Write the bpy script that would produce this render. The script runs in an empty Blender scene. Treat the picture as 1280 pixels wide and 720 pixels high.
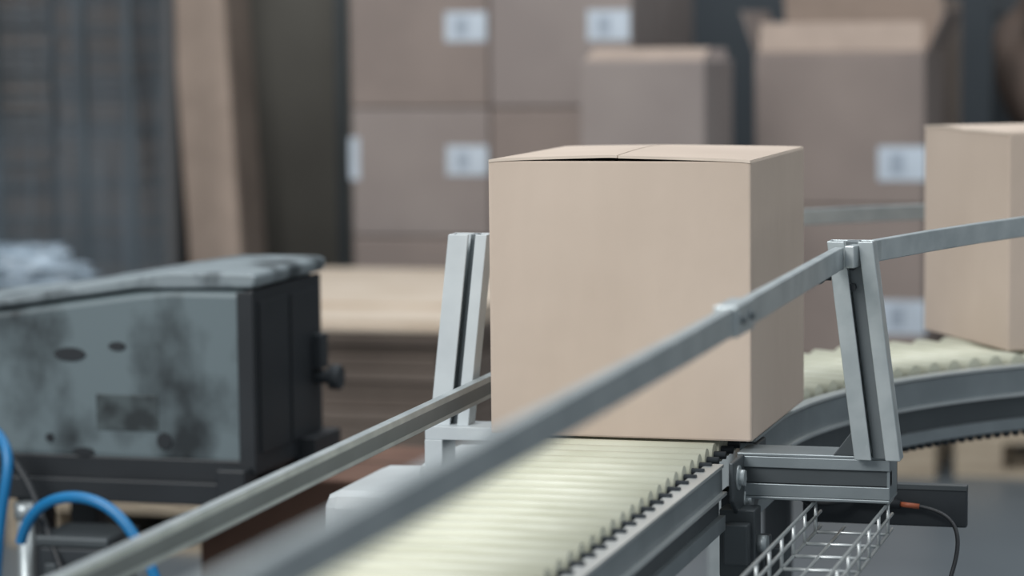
import bpy, bmesh, math, random
from mathutils import Vector, Matrix, noise
random.seed(4)
sc=bpy.context.scene
sc.view_settings.view_transform='Standard'
sc.view_settings.look='None'
rad=math.radians
def lin(c):
    return tuple((x/255/12.92 if x/255<=.04045 else ((x/255+.055)/1.055)**2.4) for x in c)+(1,)
def mat(name,c,c2=None,rough=.6,metal=0,scale=8,stretch=(1,1,1),lo=.35,hi=.65,bump=0,bscale=60,detail=4,alpha=None,bst=(1,1,1)):
    m=bpy.data.materials.new(name); m.use_nodes=True
    nt=m.node_tree; b=nt.nodes['Principled BSDF']
    b.inputs['Roughness'].default_value=rough; b.inputs['Metallic'].default_value=metal
    tc=nt.nodes.new('ShaderNodeTexCoord'); mp=nt.nodes.new('ShaderNodeMapping')
    mp.inputs['Scale'].default_value=stretch
    nt.links.new(tc.outputs['Object'],mp.inputs['Vector'])
    n=nt.nodes.new('ShaderNodeTexNoise'); n.inputs['Scale'].default_value=scale; n.inputs['Detail'].default_value=detail
    nt.links.new(mp.outputs['Vector'],n.inputs['Vector'])
    r=nt.nodes.new('ShaderNodeValToRGB')
    r.color_ramp.elements[0].position=lo; r.color_ramp.elements[1].position=hi
    r.color_ramp.elements[0].color=lin(c2 or tuple(x*.93 for x in c)); r.color_ramp.elements[1].color=lin(c)
    nt.links.new(n.outputs['Fac'],r.inputs['Fac']); nt.links.new(r.outputs['Color'],b.inputs['Base Color'])
    if bump:
        mp2=nt.nodes.new('ShaderNodeMapping'); mp2.inputs['Scale'].default_value=bst
        nt.links.new(tc.outputs['Object'],mp2.inputs['Vector'])
        n2=nt.nodes.new('ShaderNodeTexNoise'); n2.inputs['Scale'].default_value=bscale
        nt.links.new(mp2.outputs['Vector'],n2.inputs['Vector'])
        bp=nt.nodes.new('ShaderNodeBump'); bp.inputs['Strength'].default_value=bump; bp.inputs['Distance'].default_value=.003
        nt.links.new(n2.outputs['Fac'],bp.inputs['Height']); nt.links.new(bp.outputs['Normal'],b.inputs['Normal'])
    if alpha is not None:
        mr=nt.nodes.new('ShaderNodeMapRange'); mr.inputs['From Min'].default_value=.35; mr.inputs['From Max'].default_value=.7
        mr.inputs['To Min'].default_value=alpha[0]; mr.inputs['To Max'].default_value=alpha[1]
        nt.links.new(n.outputs['Fac'],mr.inputs['Value']); nt.links.new(mr.outputs['Result'],b.inputs['Alpha'])
    return m
M={}
M['card']=mat('cardboard_kraft',(201,184,169),(190,173,158),.85,scale=4,stretch=(1,1,.5),bump=.35,bscale=30,bst=(1,1,.6))
M['cardin']=mat('cardboard_inner',(110,94,82),rough=.9)
M['cardedge']=mat('cardboard_cut_edge',(214,199,184),rough=.9)
M['cardbg']=mat('cardboard_hazed',(146,136,131),(136,126,122),.9,scale=3)  # background haze put into the colour: desaturated cardboard
M['cardbg2']=mat('cardboard_hazed_warm',(143,130,123),(131,119,113),.9,scale=3)  # warmer variant, also greyed to stand in for haze
M['cardsh']=mat('cardboard_brown_sheets',(118,106,97),(103,92,84),.9,scale=4)
M['cardtan']=mat('cardboard_tan',(170,152,139),rough=.9)
M['cardlite']=mat('cardboard_pale',(202,187,170),(190,173,154),.9,scale=3)
M['cardred']=mat('cardboard_redbrown',(122,92,77),(106,78,66),.9)
M['label']=mat('paper_label',(192,202,212),rough=.7)
M['print']=mat('label_print',(158,168,180),rough=.7)
M['steel']=mat('galvanised_steel',(188,195,196),(170,178,180),.42,.6,scale=25,bump=.03)
M['postlit']=mat('brightened_post_steel',(206,213,215),(194,201,204),.5,0,scale=14)  # lighter non-metal colour for the left post, in place of extra light
M['alu']=mat('aluminium_profile',(146,154,157),(132,140,143),.4,.55,scale=12)
M['aludk']=mat('aluminium_groove',(80,86,89),rough=.5,metal=.4)
M['web']=mat('steel_web',(116,123,126),rough=.5,metal=.5)
M['alult']=mat('aluminium_lip',(200,205,205),rough=.35,metal=.6)
M['roller']=mat('roller_plastic',(205,205,186),(193,193,172),.4,scale=10)
M['under']=mat('roller_belt_green',(84,84,50),rough=.8)
M['black']=mat('black_plastic',(36,40,44),(28,32,36),.5)
M['dark']=mat('dark_painted_steel',(58,63,67),(46,51,55),.55,.3)  # blacks lifted in the colour to imitate haze
M['worn']=mat('worn_grey_paint',(106,119,123),(36,42,45),.5,.1,scale=6,lo=.34,hi=.54,detail=10,stretch=(1.3,1,1))
M['cap']=mat('scuffed_cover',(134,144,148),(60,68,71),.5,.1,scale=9,lo=.36,hi=.52,detail=9)
M['capdk']=mat('scraped_plate',(78,88,90),(42,48,50),.5,.1,scale=22,lo=.4,hi=.6)
M['white']=mat('white_plastic',(190,195,196),rough=.5)
M['blue']=mat('blue_air_hose',(28,120,176),rough=.35)
M['orange']=mat('orange_plug',(170,92,62),rough=.5)
M['wood']=mat('pallet_wood',(176,162,142),(150,136,118),.85,scale=6,stretch=(1,8,8))
M['film']=mat('stretch_film',(158,172,184),(112,128,140),.25,scale=4,stretch=(1,1,.6))
M['filmclear']=mat('haze_film',(140,154,164),(96,108,118),.3,scale=7,stretch=(1,1,.12),alpha=(.05,.3))  # streaky see-through film that imitates haze
M['floor']=mat('concrete_floor',(98,105,110),(86,93,98),.35,scale=1.2)
M['wall']=mat('dark_wall',(84,90,95),(72,78,83),.85,scale=1)  # lifted bluish grey, haze put into the wall colour
M['wall2']=mat('side_wall_paint',(110,116,120),rough=.9,scale=1)
M['olive']=mat('olive_board',(120,116,108),(106,102,95),.9,scale=2)
M['grey1']=mat('greyed_board',(94,94,94),(80,81,83),.9,scale=3,stretch=(1,1,.3))
M['grey2']=mat('greyed_board_brown',(106,99,94),(92,87,84),.9,scale=3,stretch=(1,1,.3))
M['grime']=mat('brown_sack',(94,80,72),(68,58,52),.95,scale=6)

def empty(name,loc=(0,0,0),rz=0):
    e=bpy.data.objects.new(name,None); sc.collection.objects.link(e); e.location=loc; e.rotation_euler[2]=rz
    e.empty_display_size=.1
    return e
def fin(name,bm,m,parent=None,bev=0,smooth=False,seg=2):
    bmesh.ops.recalc_face_normals(bm,faces=bm.faces)
    me=bpy.data.meshes.new(name); bm.to_mesh(me); bm.free()
    if smooth:
        for p in me.polygons: p.use_smooth=True
    o=bpy.data.objects.new(name,me); sc.collection.objects.link(o)
    ms=m if isinstance(m,(list,tuple)) else [m]
    for k in ms: me.materials.append(M[k])
    if parent: o.parent=parent
    if bev:
        b=o.modifiers.new('bev','BEVEL'); b.width=bev; b.segments=seg; b.limit_method='ANGLE'
    return o
def bx(bm,a,b,mi=0,mtx=None):
    a=Vector(a);b=Vector(b)
    v=[Vector((x,y,z)) for z in(a.z,b.z) for y in(a.y,b.y) for x in(a.x,b.x)]
    if mtx: v=[mtx@p for p in v]
    v=[bm.verts.new(p) for p in v]
    for f in((0,2,3,1),(4,5,7,6),(0,1,5,4),(2,6,7,3),(0,4,6,2),(1,3,7,5)):
        bm.faces.new([v[i] for i in f]).material_index=mi
def box(name,a,b,m,parent=None,bev=0,mtx=None):
    bm=bmesh.new(); bx(bm,a,b,0,mtx); return fin(name,bm,m,parent,bev)
def cyl(bm,p,q,r,r2=None,seg=20,mi=0,caps=True):
    p=Vector(p);q=Vector(q); r2=r if r2 is None else r2
    d=(q-p).normalized(); a=d.orthogonal().normalized(); b=d.cross(a)
    A=[];B=[]
    for i in range(seg):
        t=2*math.pi*i/seg; o=a*math.cos(t)+b*math.sin(t)
        A.append(bm.verts.new(p+o*r)); B.append(bm.verts.new(q+o*r2))
    for i in range(seg):
        j=(i+1)%seg
        f=bm.faces.new((A[i],A[j],B[j],B[i])); f.material_index=mi; f.smooth=True
    if caps:
        bm.faces.new(A[::-1]).material_index=mi; bm.faces.new(B).material_index=mi
def prism(bm,poly,off,mi=0):
    off=Vector(off)
    A=[bm.verts.new(p) for p in poly]; B=[bm.verts.new(Vector(p)+off) for p in poly]
    n=len(A)
    bm.faces.new(A).material_index=mi; bm.faces.new(B[::-1]).material_index=mi
    for i in range(n):
        j=(i+1)%n; bm.faces.new((A[i],B[i],B[j],A[j])).material_index=mi
def sweep(bm,path,prof,mi=0,closed=True,cap=True):
    rings=[]
    n=len(path); path=[Vector(p) for p in path]
    for i,p in enumerate(path):
        d=(path[min(i+1,n-1)]-path[max(i-1,0)]); d.z=0; d.normalize()
        s=Vector((d.y,-d.x,0))
        rings.append([bm.verts.new(p+s*a+Vector((0,0,b))) for a,b in prof])
    k=len(prof)
    for i in range(n-1):
        for j in range(k if closed else k-1):
            l=(j+1)%k
            bm.faces.new((rings[i][j],rings[i][l],rings[i+1][l],rings[i+1][j])).material_index=mi
    if cap and closed:
        bm.faces.new(rings[0]).material_index=mi; bm.faces.new(rings[-1][::-1]).material_index=mi
def tube(name,pts,r,m,parent=None):
    cu=bpy.data.curves.new(name,'CURVE'); cu.dimensions='3D'; cu.bevel_depth=r; cu.bevel_resolution=4; cu.use_fill_caps=True
    s=cu.splines.new('NURBS'); s.points.add(len(pts)-1)
    for i,p in enumerate(pts): s.points[i].co=(*p,1)
    s.use_endpoint_u=True; s.order_u=min(4,len(pts)); s.resolution_u=8
    cu.materials.append(M[m])
    o=bpy.data.objects.new(name,cu); sc.collection.objects.link(o)
    if parent: o.parent=parent
    return o

# ---------------- camera
cam=bpy.data.cameras.new('camera'); co=bpy.data.objects.new('camera',cam); sc.collection.objects.link(co)
cam.sensor_width=36; cam.lens=3400/1280*36
R=Matrix.Rotation(rad(15.76),3,'Z')@Matrix.Rotation(rad(90-5.45),3,'X')@Matrix.Rotation(rad(-.6),3,'Z')
co.location=(.7975,-3.3204,.5182); co.rotation_euler=R.to_euler()
cam.dof.use_dof=True; cam.dof.focus_distance=3.4; cam.dof.aperture_fstop=3.0
cam.clip_start=.05
sc.camera=co

# ---------------- room
FZ=-.8
box('floor',(-9,-7,FZ-.1),(7,9,FZ),'floor')
box('wall_back',(-9,8,FZ),(7,8.2,4),'wall')
box('wall_left',(-9.2,-7,FZ),(-9,8,4),'wall2')

# ---------------- cartons
def flap(bm,x0,x1,y0,y1,zf,th=.004,nx=10,ny=8,mi=0):
    g=[]
    for t in(0,th):
        g.append([[bm.verts.new((x0+(x1-x0)*i/nx,y0+(y1-y0)*j/ny,zf(i/nx,j/ny)+t)) for j in range(ny+1)] for i in range(nx+1)])
    for k in(0,1):
        for i in range(nx):
            for j in range(ny):
                bm.faces.new((g[k][i][j],g[k][i+1][j],g[k][i+1][j+1],g[k][i][j+1])).material_index=mi
    for i in range(nx):
        for j in(0,ny): bm.faces.new((g[0][i][j],g[0][i+1][j],g[1][i+1][j],g[1][i][j])).material_index=2
    for j in range(ny):
        for i in(0,nx): bm.faces.new((g[0][i][j],g[0][i][j+1],g[1][i][j+1],g[1][i][j])).material_index=2
def carton(name,loc,rz,w,l,h,lf,rf,m='card'):
    e=empty(name,loc,rz); t=.004
    bm=bmesh.new()
    r=.004; pts=[]
    for cx,cy,a0 in((w-r,r,-90),(w-r,l-r,0),(r,l-r,90),(r,r,180)):
        for k in range(4):
            a=rad(a0+k*30); pts.append((cx+r*math.cos(a),cy+r*math.sin(a),cx+(r-t+.0005)*math.cos(a),cy+(r-t+.0005)*math.sin(a)))
    n=len(pts); lev=[0,.002,h-.002,h]
    O=[[bm.verts.new((p[0]+(w/2-p[0])*(.004 if z in(0,h) else 0),p[1]+(l/2-p[1])*(.004 if z in(0,h) else 0),z)) for p in pts] for z in lev]
    I=[[bm.verts.new((p[2],p[3],z)) for p in pts] for z in(0,h)]
    for j in range(n):
        k=(j+1)%n
        for q in range(3): bm.faces.new((O[q][j],O[q][k],O[q+1][k],O[q+1][j])).material_index=0
        bm.faces.new((I[0][j],I[1][j],I[1][k],I[0][k])).material_index=1
        bm.faces.new((O[3][j],O[3][k],I[1][k],I[1][j])).material_index=2
        bm.faces.new((O[0][j],I[0][j],I[0][k],O[0][k])).material_index=0
    bx(bm,(t,t,0.0005),(w-t,l-t,t))
    fin('walls',bm,[m,'cardin','cardedge'],e)
    bm=bmesh.new()
    flap(bm,t,w-t,t,l*.42,lambda u,v:h-.010-.012*v,mi=1); flap(bm,t,w-t,l*.58,l-t,lambda u,v:h-.022+.012*v,mi=1)
    flap(bm,0.0015,w*.5-.0006,-.001,l-.001,lf,mi=0,nx=16,th=.0035); flap(bm,w*.5+.0006,w-.0015,-.001,l-.001,rf,mi=0,nx=16,th=.0035)
    fin('top_flaps',bm,[m,'cardin','cardedge'],e)
    return e
h=.35
S=lambda x:math.sin(math.pi*x)
def lf(u,v): return h-.002+.0066*(1-v*.6)*(u**.6)*(1 if u<.999 else .92)+.005*S(v)*u
def rf(u,v): return h-.002+(.0057*(1-v*.6)*(1-u)**.6)+.005*S(v)*(1-u)
carton('cardboard_box',(-.17,0,.001),0,.34,.39,h,lf,rf)
carton('cardboard_box',(.221,1.30,.001),math.atan2(-.864,.504),.335,.39,.345,lambda u,v:.343+.003*S(u),lambda u,v:.343+.002*S(v))

# ---------------- conveyor
CX,CY,RI,RO=1.10,.30,.975,1.225
e=empty('roller_conveyor'); conv=e
bm=bmesh.new()
y=.30
rr=.0150
while y>-2.6:
    cyl(bm,(-.125,y,-rr),(.125,y,-rr),rr,seg=28)
    cyl(bm,(-.14,y,-rr),(.14,y,-rr),.005,seg=8,mi=1)
    y-=.045
th=.046
while th<rad(115):
    c,s=math.cos(th),math.sin(th)
    p=Vector((CX-RI*c,CY+RI*s,0)); q=Vector((CX-RO*c,CY+RO*s,0))
    cyl(bm,p-Vector((0,0,.0145)),q-Vector((0,0,.0185)),.0145,.0185,seg=28)
    th+=.046
fin('rollers',bm,['roller','dark'],e)
def arc(r,t0=0,t1=115,n=60,z=0):
    return [(CX-r*math.cos(rad(t0+(t1-t0)*i/n)),CY+r*math.sin(rad(t0+(t1-t0)*i/n)),z) for i in range(n+1)]
bm=bmesh.new()
sweep(bm,[(0,-2.6,0),(0,.3,0)]+arc((RI+RO)/2)[1:],[(-.12,-.024),(.12,-.024),(.12,-.030),(-.12,-.030)])
fin('drive_belt',bm,'under',e)
def frame(side,path,hgt,nm):
    s=side
    def P(a,b,z0,z1): return [(s*a,z0),(s*b,z0),(s*b,z1),(s*a,z1)]
    bm=bmesh.new()
    sweep(bm,path,P(.131,.140,-.016,-hgt),0)
    sweep(bm,path,P(.131,.152,-.014,-.018),2)
    sweep(bm,path,P(.140,.150,-.020,-hgt*.5),0)
    sweep(bm,path,P(.140,.156,-hgt*.5,-hgt*.5-.004),2)
    sweep(bm,path,P(.140,.146,-hgt*.5-.005,-hgt+.018),1)
    sweep(bm,path,P(.140,.154,-hgt+.018,-hgt),0)
    fin(nm,bm,['alu','aludk','alult'],e)
sp=[(0,-2.6,0),(0,-1.3,0),(0,-.09,0)]
frame(1,sp,.095,'side_frame_right'); frame(-1,[(0,-2.6,0),(0,.3,0)],.095,'side_frame_left')
RM=(RI+RO)/2
cp=[(CX-RM,.12,0),(CX-RM,.22,0)]+arc(RM)[0:]
frame(1,cp,.115,'curve_frame_inner'); frame(-1,cp,.115,'curve_frame_outer')
bm=bmesh.new()
th=.02
while th<rad(112):
    c,s=math.cos(th),math.sin(th); r=RI-.02
    p=Vector((CX-r*c,CY+r*s,-.115)); cyl(bm,p,p-Vector((0,0,.010)),.008,.005,seg=8); th+=.02
fin('roller_chain',bm,'dark',e)
bm=bmesh.new()
for yy in(-2.4,-1.5,.12):
    for x in(-.13,.13):
        bx(bm,(x-.02,yy-.02,FZ+.01),(x+.02,yy+.02,-.08)); bx(bm,(x-.05,yy-.05,FZ),(x+.05,yy+.05,FZ+.012))
    bx(bm,(-.13,yy-.015,-.5),(.13,yy+.015,-.46))
for t,r in((30,RO),(100,RI),(100,RO)):
    c,s=math.cos(rad(t)),math.sin(rad(t)); x,yy=CX-r*c,CY+r*s
    bx(bm,(x-.02,yy-.02,FZ+.01),(x+.02,yy+.02,-.09)); bx(bm,(x-.05,yy-.05,FZ),(x+.05,yy+.05,FZ+.012))
fin('legs',bm,'dark',e,.002)
bm=bmesh.new()
prism(bm,[(.158,-.09,-.012),(.158,.13,-.012),(.158,.13,-.05),(.158,.06,-.10),(.158,-.03,-.10),(.158,-.09,-.06)],(.006,0,0))
bx(bm,(.14,-.06,-.16),(.185,-.02,-.075)); bx(bm,(.15,-.085,-.14),(.18,-.06,-.09))
bx(bm,(.135,-.02,-.40),(.19,.03,-.12))
bx(bm,(.19,-.01,-.20),(.215,.02,-.13))
fin('junction_bracket',bm,'aludk',e,.002)
bm=bmesh.new()
for yy,z,r in((-.06,-.035,.011),(.0,-.03,.009),(-.01,-.07,.011),(.05,-.035,.008)):
    cyl(bm,(.163,yy,z),(.173,yy,z),r,seg=6)
    cyl(bm,(.163,yy,z),(.166,yy,z),r*1.4,seg=16)
cyl(bm,(.185,-.04,-.12),(.197,-.04,-.12),.012,seg=6)
fin('junction_bolts',bm,'steel',e)

# ---------------- guide rails
RP=[(-.006,-.027),(.006,-.027),(.006,0),(-.006,0)]
def post(parent,x,y,zt,zb,dx,w=.056,dep=.03,l1=.021,l2=.018,m='steel'):
    bm=bmesh.new()
    def seg(x0,x1,y0,y1,mi=0):
        t=Vector((x,y,zt)); b=Vector((x+dx,y,zb))
        poly=[(x0,y0),(x1,y0),(x1,y1),(x0,y1)]
        T=[bm.verts.new(t+Vector((a,c,0))) for a,c in poly]; B=[bm.verts.new(b+Vector((a,c,0))) for a,c in poly]
        bm.faces.new(T).material_index=mi; bm.faces.new(B[::-1]).material_index=mi
        for i in range(4):
            j=(i+1)%4; bm.faces.new((T[i],B[i],B[j],T[j])).material_index=mi
    seg(-w/2,w/2,dep-.004,dep,0)
    seg(-w/2+l1,w/2-l2,dep-.02,dep-.004,1)
    seg(-w/2,-w/2+.004,0,dep-.004); seg(w/2-.004,w/2,0,dep-.004)
    seg(-w/2,-w/2+l1,-.003,.001); seg(w/2-l2,w/2,-.003,.001)
    return fin('post',bm,[m,'web'],parent,.001)
e=empty('guide_rail')
bm=bmesh.new(); sweep(bm,[(.298,-2.7,.25),(.296,-1.0,.25),(.286,-.07,.25),(.287,-.05,.25)],RP); fin('rail_bar',bm,'steel',e,.0012)
bm=bmesh.new(); sweep(bm,[(.300,-.055,.252),(.318,.055,.252),(.36,.20,.252),(.41,.35,.252),(.475,.52,.252),(.56,.70,.252),(.68,.87,.252)],RP); fin('rail_bar_bend',bm,'steel',e,.0012)
bm=bmesh.new(); bx(bm,(.279,-.775,.221),(.303,-.69,.2515)); fin('coupler',bm,'steel',e,.002)
bm=bmesh.new()
for yy in(-.755,-.71): cyl(bm,(.300,yy,.237),(.307,yy,.237),.005,seg=6)
fin('coupler_bolts',bm,'web',e)
post(e,.298,-.035,.256,-.012,.034)
bm=bmesh.new(); cyl(bm,(.262,-.05,.212),(.262,-.03,.212),.008,seg=6); cyl(bm,(.255,-.035,.212),(.275,-.035,.212),.004); 
for z in(.2,.225): cyl(bm,(.30,-.032,z),(.30,-.02,z),.005,seg=6)
fin('post_bolts',bm,'dark',e)
bm=bmesh.new()
bx(bm,(.155,-.02,-.014),(.345,.05,-.010)); bx(bm,(.155,-.02,-.068),(.345,.05,-.064)); bx(bm,(.155,.045,-.064),(.345,.05,-.014),1)
bx(bm,(.155,-.02,-.028),(.345,-.017,-.014)); bx(bm,(.155,-.02,-.064),(.345,-.017,-.048))
bx(bm,(.155,-.016,-.048),(.345,.0,-.028),1)
bx(bm,(.341,-.017,-.064),(.345,.045,-.014))
prism(bm,[(.275,-.02,-.01),(.305,-.02,-.01),(.305,-.02,.03)],(0,.004,0),1)
fin('arm_bracket',bm,['alu','aludk'],e,.001)
e=empty('guide_rail')
lp=[(-.222,-2.0,.046),(-.222,-1.0,.048),(-.222,.35,.055)]
bm=bmesh.new(); sweep(bm,lp,[(-.006,-.03),(.006,-.03),(.006,0),(-.006,0)]); fin('rail_bar',bm,'steel',e,.001)
bm=bmesh.new(); sweep(bm,lp,[(.006,-.024),(.0065,-.024),(.0065,-.008),(.006,-.008)]); fin('rail_groove',bm,'web',e)
post(e,-.242,.15,.245,-.02,-.03,w=.054,l1=.028,l2=.016,m='postlit')
bm=bmesh.new(); bx(bm,(-.30,.13,-.03),(-.157,.19,-.012)); bx(bm,(-.30,.128,-.07),(-.275,.19,-.03)); fin('arm_bracket',bm,'postlit',e,.001)
RG=1.52
bm=bmesh.new(); sweep(bm,arc(RG,18,100,40,.2),RP); fin('outer_guide_rail',bm,'steel',conv,.001)
bm=bmesh.new()
for t in(20,38,98):
    c,s=math.cos(rad(t)),math.sin(rad(t)); x,yy=CX-(RG+.03)*c,CY+(RG+.03)*s
    bx(bm,(x-.02,yy-.02,FZ),(x+.02,yy+.02,.2))
fin('outer_guide_posts',bm,'steel',conv,.001)

# ---------------- wire cable tray
e=empty('wire_cable_tray')
bm=bmesh.new(); r=.0022
x0,x1,z0,z1=.25,.34,-.110,-.0715; ya,yb=-1.6,.04
for x,z in((x0,z1),(x0,z0),(x0+.03,z0),(x0+.06,z0),(x1,z0),(x1,z1),(x0,(z0+z1)/2),(x1,(z0+z1)/2)): cyl(bm,(x,ya,z),(x,yb,z),r,seg=8)
y=ya
while y<=yb:
    cyl(bm,(x0,y,z1),(x0,y,z0),r,seg=8); cyl(bm,(x1,y,z1),(x1,y,z0),r,seg=8); cyl(bm,(x0,y,z0),(x1,y,z0),r,seg=8); y+=.08
fin('wires',bm,'alult',e)
e=empty('sensor_box')
box('plate',(.20,.20,-.135),(.415,.215,-.082),'dark',e,.002)
box('edge_strip',(.20,.198,-.086),(.415,.216,-.080),'aludk',e)
bm=bmesh.new(); cyl(bm,(.27,.19,-.100),(.33,.19,-.105),.006); fin('plug_collar',bm,'black',e)
bm=bmesh.new(); cyl(bm,(.33,.19,-.105),(.355,.19,-.107),.0034); fin('plug',bm,'orange',e)
tube('cable',[(.355,.19,-.107),(.385,.18,-.11),(.412,.16,-.125),(.41,.13,-.17),(.385,.10,-.24),(.38,.05,-.5),(.38,.05,-.79)],.0028,'black',e)
tube('cable_loop',[(.20,.19,-.10),(.22,.17,-.115),(.25,.17,-.10),(.27,.19,-.100)],.004,'black',e)

# ---------------- left machine
MX,MY,MZ=-.800,.78,-.200
e=empty('sealer_drive_unit')
H=.330; Dp=.33
bm=bmesh.new()
prof=[(MX-.005,MZ+.01),(MX-.005,MZ+H-.028),(MX-.14,MZ+H-.028),(MX-.20,MZ+H-.034),(MX-.46,MZ+H-.070),(MX-.95,MZ+H-.12),(MX-.95,MZ+.02)]
prism(bm,[(x,MY,z) for x,z in prof],(0,Dp,0))
fin('housing',bm,'worn',e,.014,seg=3)
bm=bmesh.new()
pr=[(MX+.008,MZ+H-.026),(MX+.012,MZ+H-.006),(MX+.002,MZ+H),(MX-.14,MZ+H),(MX-.22,MZ+H-.012),(MX-.46,MZ+H-.052),(MX-.95,MZ+H-.102),(MX-.95,MZ+H-.118),(MX-.46,MZ+H-.068),(MX-.20,MZ+H-.030)]
prism(bm,[(x,MY-.004,z) for x,z in pr],(0,Dp+.01,0))
fin('cover',bm,'cap',e,.006,seg=3)
bm=bmesh.new()
bx(bm,(MX-.006,MY+.0,MZ+.0),(MX+.006,MY+Dp-.01,MZ+H-.030))
bx(bm,(MX+.006,MY+.02,MZ+.03),(MX+.009,MY+Dp*.45,MZ+H-.05)); bx(bm,(MX+.006,MY+Dp*.5,MZ+.03),(MX+.009,MY+Dp-.03,MZ+H-.05))
bx(bm,(MX-.005,MY+.2,MZ-.01),(MX+.035,MY+Dp,MZ+.03))
bx(bm,(MX-.022,MY-.006,MZ+.0),(MX+.006,MY+.002,MZ+H-.032))
fin('end_plate',bm,'black',e,.003)
bm=bmesh.new(); cyl(bm,(MX+.006,MY+.28,MZ+.125),(MX+.04,MY+.28,MZ+.125),.012); cyl(bm,(MX+.035,MY+.28,MZ+.125),(MX+.055,MY+.28,MZ+.125),.022,seg=10); bx(bm,(MX+.008,MY+.265,MZ+.14),(MX+.025,MY+.30,MZ+.20))
fin('knob',bm,'dark',e,.002)
def slot(bm,x,z,w,hh):
    n=16; prism(bm,[(x+math.cos(i*2*math.pi/n)*w/2,MY-.003,z+math.sin(i*2*math.pi/n)*hh/2) for i in range(n)],(0,.006,0))
bm=bmesh.new()
for x,z,w,hh in((MX-.32,MZ+.19,.056,.022),(MX-.235,MZ+.205,.03,.014),(MX-.155,MZ+.05,.026,.028),(MX-.36,MZ+.05,.014,.014),(MX-.3,MZ+.028,.04,.014)):
    slot(bm,x,z,w,hh)
fin('slots',bm,'black',e)
box('name_plate',(MX-.275,MY-.0015,MZ+.065),(MX-.165,MY+.002,MZ+.125),'capdk',e,.001)
bm=bmesh.new()
bx(bm,(MX-1.0,MY-.03,MZ-.05),(MX-.02,MY+.16,MZ-.012)); bx(bm,(MX-1.0,MY+.2,MZ-.05),(MX-.02,MY+Dp,MZ-.012))
bx(bm,(MX-.05,MY-.04,MZ-.055),(MX-.0,MY+.02,MZ+.012)); bx(bm,(MX-.9,MY+.0,MZ-.03),(MX-.02,MY+Dp,MZ+.022))
for x in(MX-.45,MX-.95):
    for yy in(.05,.26): bx(bm,(x,MY+yy,FZ),(x+.05,MY+yy+.05,MZ-.04))
fin('stand',bm,'black',e,.003)
e2=empty('air_hose')
tube('hose',[(-1.15,.64,-.30),(-1.13,.63,-.245),(-1.05,.60,-.205),(-.96,.59,-.225),(-.91,.58,-.29),(-.865,.58,-.38),(-.84,.6,-.79)],.009,'blue',e2)
e2=empty('air_hose')
tube('hose',[(-1.22,.70,-.13),(-1.185,.68,-.15),(-1.18,.66,-.20),(-1.20,.66,-.28),(-1.22,.66,-.5),(-1.22,.66,-.79)],.009,'blue',e2)
e2=empty('power_cable')
tube('cable',[(-1.24,.70,-.13),(-1.16,.68,-.18),(-1.12,.66,-.27),(-1.07,.63,-.34),(-1.04,.60,-.42),(-1.04,.60,-.79)],.006,'black',e2)
e2=empty('valve_manifold')
box('body',(-1.12,.64,-.42),(-1.00,.76,-.305),'dark',e2,.006); box('cap',(-1.125,.635,-.305),(-.995,.765,-.288),'aludk',e2,.004)
box('column',(-1.08,.68,FZ),(-1.04,.72,-.42),'dark',e2)
box('port_block',(-1.10,.62,-.40),(-1.08,.64,-.33),'aludk',e2,.002)
e2=empty('steel_pipe')
bm=bmesh.new(); cyl(bm,(-1.165,.69,FZ),(-1.165,.69,-.25),.014); cyl(bm,(-1.165,.69,FZ),(-1.165,.69,FZ+.01),.04); cyl(bm,(-1.165,.69,-.27),(-1.165,.69,-.245),.018); fin('pipe',bm,'steel',e2)

# white cover under left rail
e=empty('motor_cover')
box('shell',(-.44,.10,-.18),(-.275,.36,-.102),'white',e,.022); box('lid',(-.335,.20,-.11),(-.25,.38,-.074),'white',e,.015)
box('stand',(-.36,.16,FZ),(-.32,.20,-.17),'dark',e)
def simple_carton(e,a,b,m,lab=None,seam=True):
    a=Vector(a);b=Vector(b)
    box('body',a,b,m,e,.006)
    if seam:
        box('top_seam',(a.x+.002,(a.y+b.y)/2-.003,b.z-.001),(b.x-.002,(a.y+b.y)/2+.003,b.z+.0015),'cardin',e)
    if lab:
        for (lx,lz,w,hh) in lab:
            box('label',(lx-w/2,a.y-.002,lz-hh/2),(lx+w/2,a.y,lz+hh/2),'label',e)
            box('label_print',(lx-w*.25,a.y-.003,lz-hh*.3),(lx+w*.05,a.y-.0015,lz+hh*.3),'print',e)
e=empty('cardboard_box'); simple_carton(e,(-1.05,1.15,FZ),(-.60,1.55,-.27),'cardred')

# ---------------- background
def pallet(name,x0,x1,y0,y1,z0=FZ):
    bm=bmesh.new()
    for i in range(3):
        y=y0+(y1-y0-.1)*i/2
        bx(bm,(x0,y,z0),(x1,y+.1,z0+.022))
        for j in range(3):
            x=x0+(x1-x0-.14)*j/2; bx(bm,(x,y,z0+.022),(x+.14,y+.1,z0+.1))
    n=7
    bx(bm,(x0,y0,z0+.1),(x1,y0+.1,z0+.12))
    bx(bm,(x0,y1-.1,z0+.1),(x1,y1,z0+.12))
    for i in range(n):
        x=x0+(x1-x0-.1)*i/(n-1); bx(bm,(x,y0,z0+.12),(x+.1,y1,z0+.14))
    return fin(name,bm,'wood',None,.002)
pallet('pallet',-1.96,-1.06,4.60,5.5); pallet('pallet',-1.96,-1.06,4.60,5.5,FZ+.142)
e=empty('carton_stack')
zs=[-.515,-.115,.28,.665,1.05]
for i in range(4):
    for k,(xa,xb) in enumerate(((-1.945,-1.505),(-1.500,-1.06))):
        for yy in(4.6,5.05):
            simple_carton(e,(xa,yy,zs[i]+.002),(xb,yy+.44,zs[i+1]-.002),'cardbg' if (i+k)%2 else 'cardbg2',
              [(xb-.07,zs[i]+(.235 if i==1 else .245),.13,.09)] if (yy<5 and not(k==1 and i==1)) else None,False)
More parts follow.
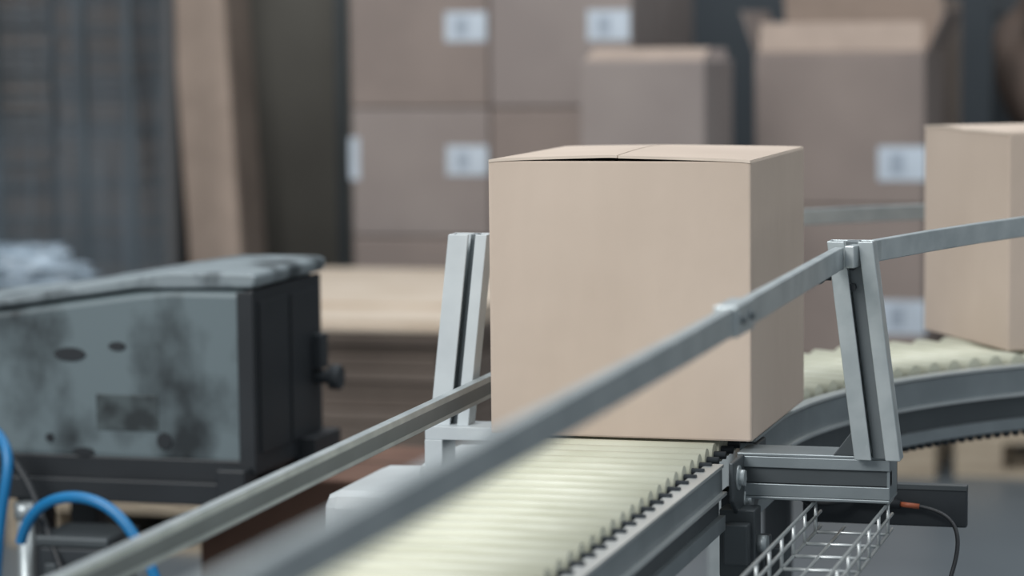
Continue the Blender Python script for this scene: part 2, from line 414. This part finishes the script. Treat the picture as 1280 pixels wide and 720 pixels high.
box('side_label',(-1.948,4.66,.03),(-1.946,4.80,.2),'label',e)
box('end_label',(-1.952,4.598,.06),(-1.92,4.600,.19),'label',e)
pallet('pallet',-2.35,-1.14,3.0,4.3)
e=empty('flat_cardboard_stack')
for i in range(12):
    z=FZ+.142+i*.034
    dx=random.uniform(-.02,.02)
    box('sheet_bundle',(-2.3+dx,3.03+random.uniform(-.015,.015),z),(-1.18+dx,4.25,z+.032),'cardsh' ,e,.004)
box('divider_board',(-2.34,3.0,FZ+.142+12*.034),(-1.15,4.3,FZ+.142+12*.034+.02),'cardsh',e)
for i in range(5):
    z=FZ+.142+12*.034+.021+i*.009; dy=random.uniform(-.015,.015)
    box('top_sheet',(-2.3,3.0+dy+(.3 if i>3 else 0),z),(-1.15,4.3,z+.0085),'cardlite',e)
def tall(name,x0,x1,y0):
    e=empty(name)
    zs=[-.658,-.46,-.01,.44]
    for i in range(3):
        simple_carton(e,(x0,y0,zs[i]+.002),(x1,y0+.5,zs[i+1]-.002),'cardbg2',
           [(x1-.065,zs[i]+.125 if i else zs[i]+.1,.14,.1)] if i else None,False)
    for k,(dy,t,hh) in enumerate(((0.02,-18,.09),(.5,18,.2))):
        mtx=Matrix.Translation((0,y0+dy,.44))@Matrix.Rotation(rad(t),4,'X')
        box('open_flap',(x0+.01,-.003,0),(x1-.01,.003,hh),'cardtan',e,0,mtx)
    for x,t in((x0,-20),(x1,25)):
        mtx=Matrix.Translation((x,y0+.25,.44))@Matrix.Rotation(rad(t),4,'Y')
        box('open_flap',(-.003,-.22,0),(.003,.22,.13),'cardbg2',e,0,mtx)
    return e
tall('carton_stack',-.69,-.19,4.6)
e=empty('carton_stack')
simple_carton(e,(-1.093,4.1,-.656),(-.735,4.50,-.2),'cardbg2',None,False)
simple_carton(e,(-1.093,4.1,-.198),(-.735,4.50,.425),'cardbg',None,False)
mtx=Matrix.Translation((0,4.12,.425))@Matrix.Rotation(rad(-72),4,'X')
box('open_flap',(-1.08,-.003,0),(-.745,.003,.10),'cardtan',e,0,mtx)
mtx=Matrix.Translation((0,4.46,.425))@Matrix.Rotation(rad(12),4,'X')
box('open_flap',(-1.08,-.003,0),(-.745,.003,.03),'cardbg',e,0,mtx)
pallet('pallet',-1.1,-.725,4.08,4.52)
pallet('pallet',-.71,-.15,4.55,5.15)
pallet('pallet',-.1,.9,4.6,4.98)
e=empty('carton_stack'); simple_carton(e,(-.66,5.3,.16),(-.22,5.8,.60),'cardtan'); simple_carton(e,(-.66,5.3,-.30),(-.22,5.8,.158),'cardbg2'); simple_carton(e,(-.66,5.3,FZ),(-.22,5.8,-.302),'cardbg2')
e=empty('storage_rack')
for x in(-.15,1.2,2.6):
    box('upright',(x,6.1,FZ),(x+.08,6.2,2.2),'dark',e)
for z in(-.2,.55,1.3):
    box('beam',(-.15,6.08,z),(2.68,6.1,z+.09),'dark',e); box('deck',(-.15,6.1,z+.06),(2.68,6.9,z+.09),'dark',e)
e=empty('burlap_sack')
bm=bmesh.new(); bmesh.ops.create_icosphere(bm,subdivisions=4,radius=1)
for v in bm.verts:
    n=1+.12*math.sin(v.co.x*5+v.co.z*3)+.08*math.sin(v.co.y*9+v.co.z*7)
    v.co=Vector((v.co.x*.16*n+.12,v.co.y*.2*n+5.3,max(v.co.z*.25*n,-.25)+.42))
fin('sack',bm,'grime',e,0,True)
e=empty('grey_cabinet')
box('body',(-.06,5.06,FZ+.05),(.44,5.5,.168),'wall',e,.01); box('plinth',(-.04,5.08,FZ),(.42,5.48,FZ+.05),'dark',e); box('door_panel',(-.04,5.05,FZ+.08),(.42,5.06,.15),'aludk',e,.004)
e=empty('wall_sign'); box('sign',(-.11,6.06,.64),(.08,6.075,.77),'label',e)
# left : big stack of sheets wrapped in film
pallet('pallet',-3.7,-2.6,4.5,5.6)
e=empty('wrapped_sheet_stack')
for i in range(60):
    z=FZ+.142+i*.03; dx=random.uniform(-.008,.008)
    for k in range(3):
        xa=-3.65+k*.37
        box('bundle',(xa+dx,4.55+random.uniform(-.006,.006),z),((xa+.35+dx) if k<2 else (-2.56+dx-.0022*i),5.5,z+.0285),random.choice(['grey1','grey2','grey2']) if k==2 else random.choice(['grey1','grey1','grey2']),e,.003)
for x in(-3.45,-3.12,-2.82,-2.66):
    box('strap',(x,4.53,FZ+.142),(x+.022,4.54,.98),'aludk',e)
e=empty('haze_film')  # film strips and hanger added to veil and lighten the stack like haze
for i in range(7):
    x=-3.55+i*.155
    box('strip',(x,4.38+.012*(i%2),-.55),(x+.17,4.385+.012*(i%2),1.1),'filmclear',e)
box('hanger_bar',(-3.6,4.37,1.1),(-2.45,4.41,1.14),'dark',e)
for x in(-3.62,-2.47): box('hanger_post',(x,4.37,FZ),(x+.03,4.41,1.14),'grey1',e)
e=empty('crumpled_film')
bm=bmesh.new(); bmesh.ops.create_icosphere(bm,subdivisions=5,radius=1)
for v in bm.verts:
    n=1+.2*noise.noise(v.co*3)+.25*noise.noise(v.co*7)
    v.co=Vector((v.co.x*.5*n-2.95,v.co.y*.2*n+3.75,v.co.z*.13*n-.20))
fin('film_heap',bm,'film',e,0,True); box('bin',(-3.4,3.6,FZ),(-2.52,3.9,-.24),'wall',e,.01)
# leaning tan sheets + olive board
e=empty('upright_cardboard_sheets')
mtx=Matrix.Translation((-2.40,4.7,FZ))@Matrix.Rotation(rad(-3),4,'Y')
for i in range(6):
    box('sheet',(-.10+.002*i,i*.03,0),(.075+.004*i,i*.03+.026,1.9),'cardtan' if i==0 else 'cardsh',e,.003,mtx)
e=empty('upright_panels')
box('panel',(-2.75,5.75,FZ),(-1.6,5.9,1.7),'olive',e); box('panel_front',(-2.30,5.6,FZ),(-1.985,5.74,1.7),'olive',e)
box('panel_edge',(-2.34,5.58,FZ),(-2.30,5.74,1.7),'aludk',e)

# ---------------- light
w=bpy.data.worlds.new('world'); sc.world=w; w.use_nodes=True
w.node_tree.nodes['Background'].inputs['Color'].default_value=(.87,.94,1,1)
w.node_tree.nodes['Background'].inputs['Strength'].default_value=.56
def area(name,loc,tgt,size,power,col):
    l=bpy.data.lights.new(name,'AREA'); l.shape='RECTANGLE'; l.size=size[0]; l.size_y=size[1]; l.energy=power; l.color=col
    o=bpy.data.objects.new(name,l); sc.collection.objects.link(o); o.location=loc
    o.rotation_euler=(Vector(tgt)-Vector(loc)).to_track_quat('-Z','Y').to_euler()
area('ceiling_light_front',(-2.2,-3.9,3.2),(0,0,.1),(3,2),235,(.99,.99,.98))
area('ceiling_light_top',(0.2,1.5,3.8),(0.1,1.2,0),(4,1.5),75,(.95,.98,1))
area('ceiling_light_rear',(-1.5,2.6,3.9),(-1.3,5,0),(5,1),85,(.93,.97,1))
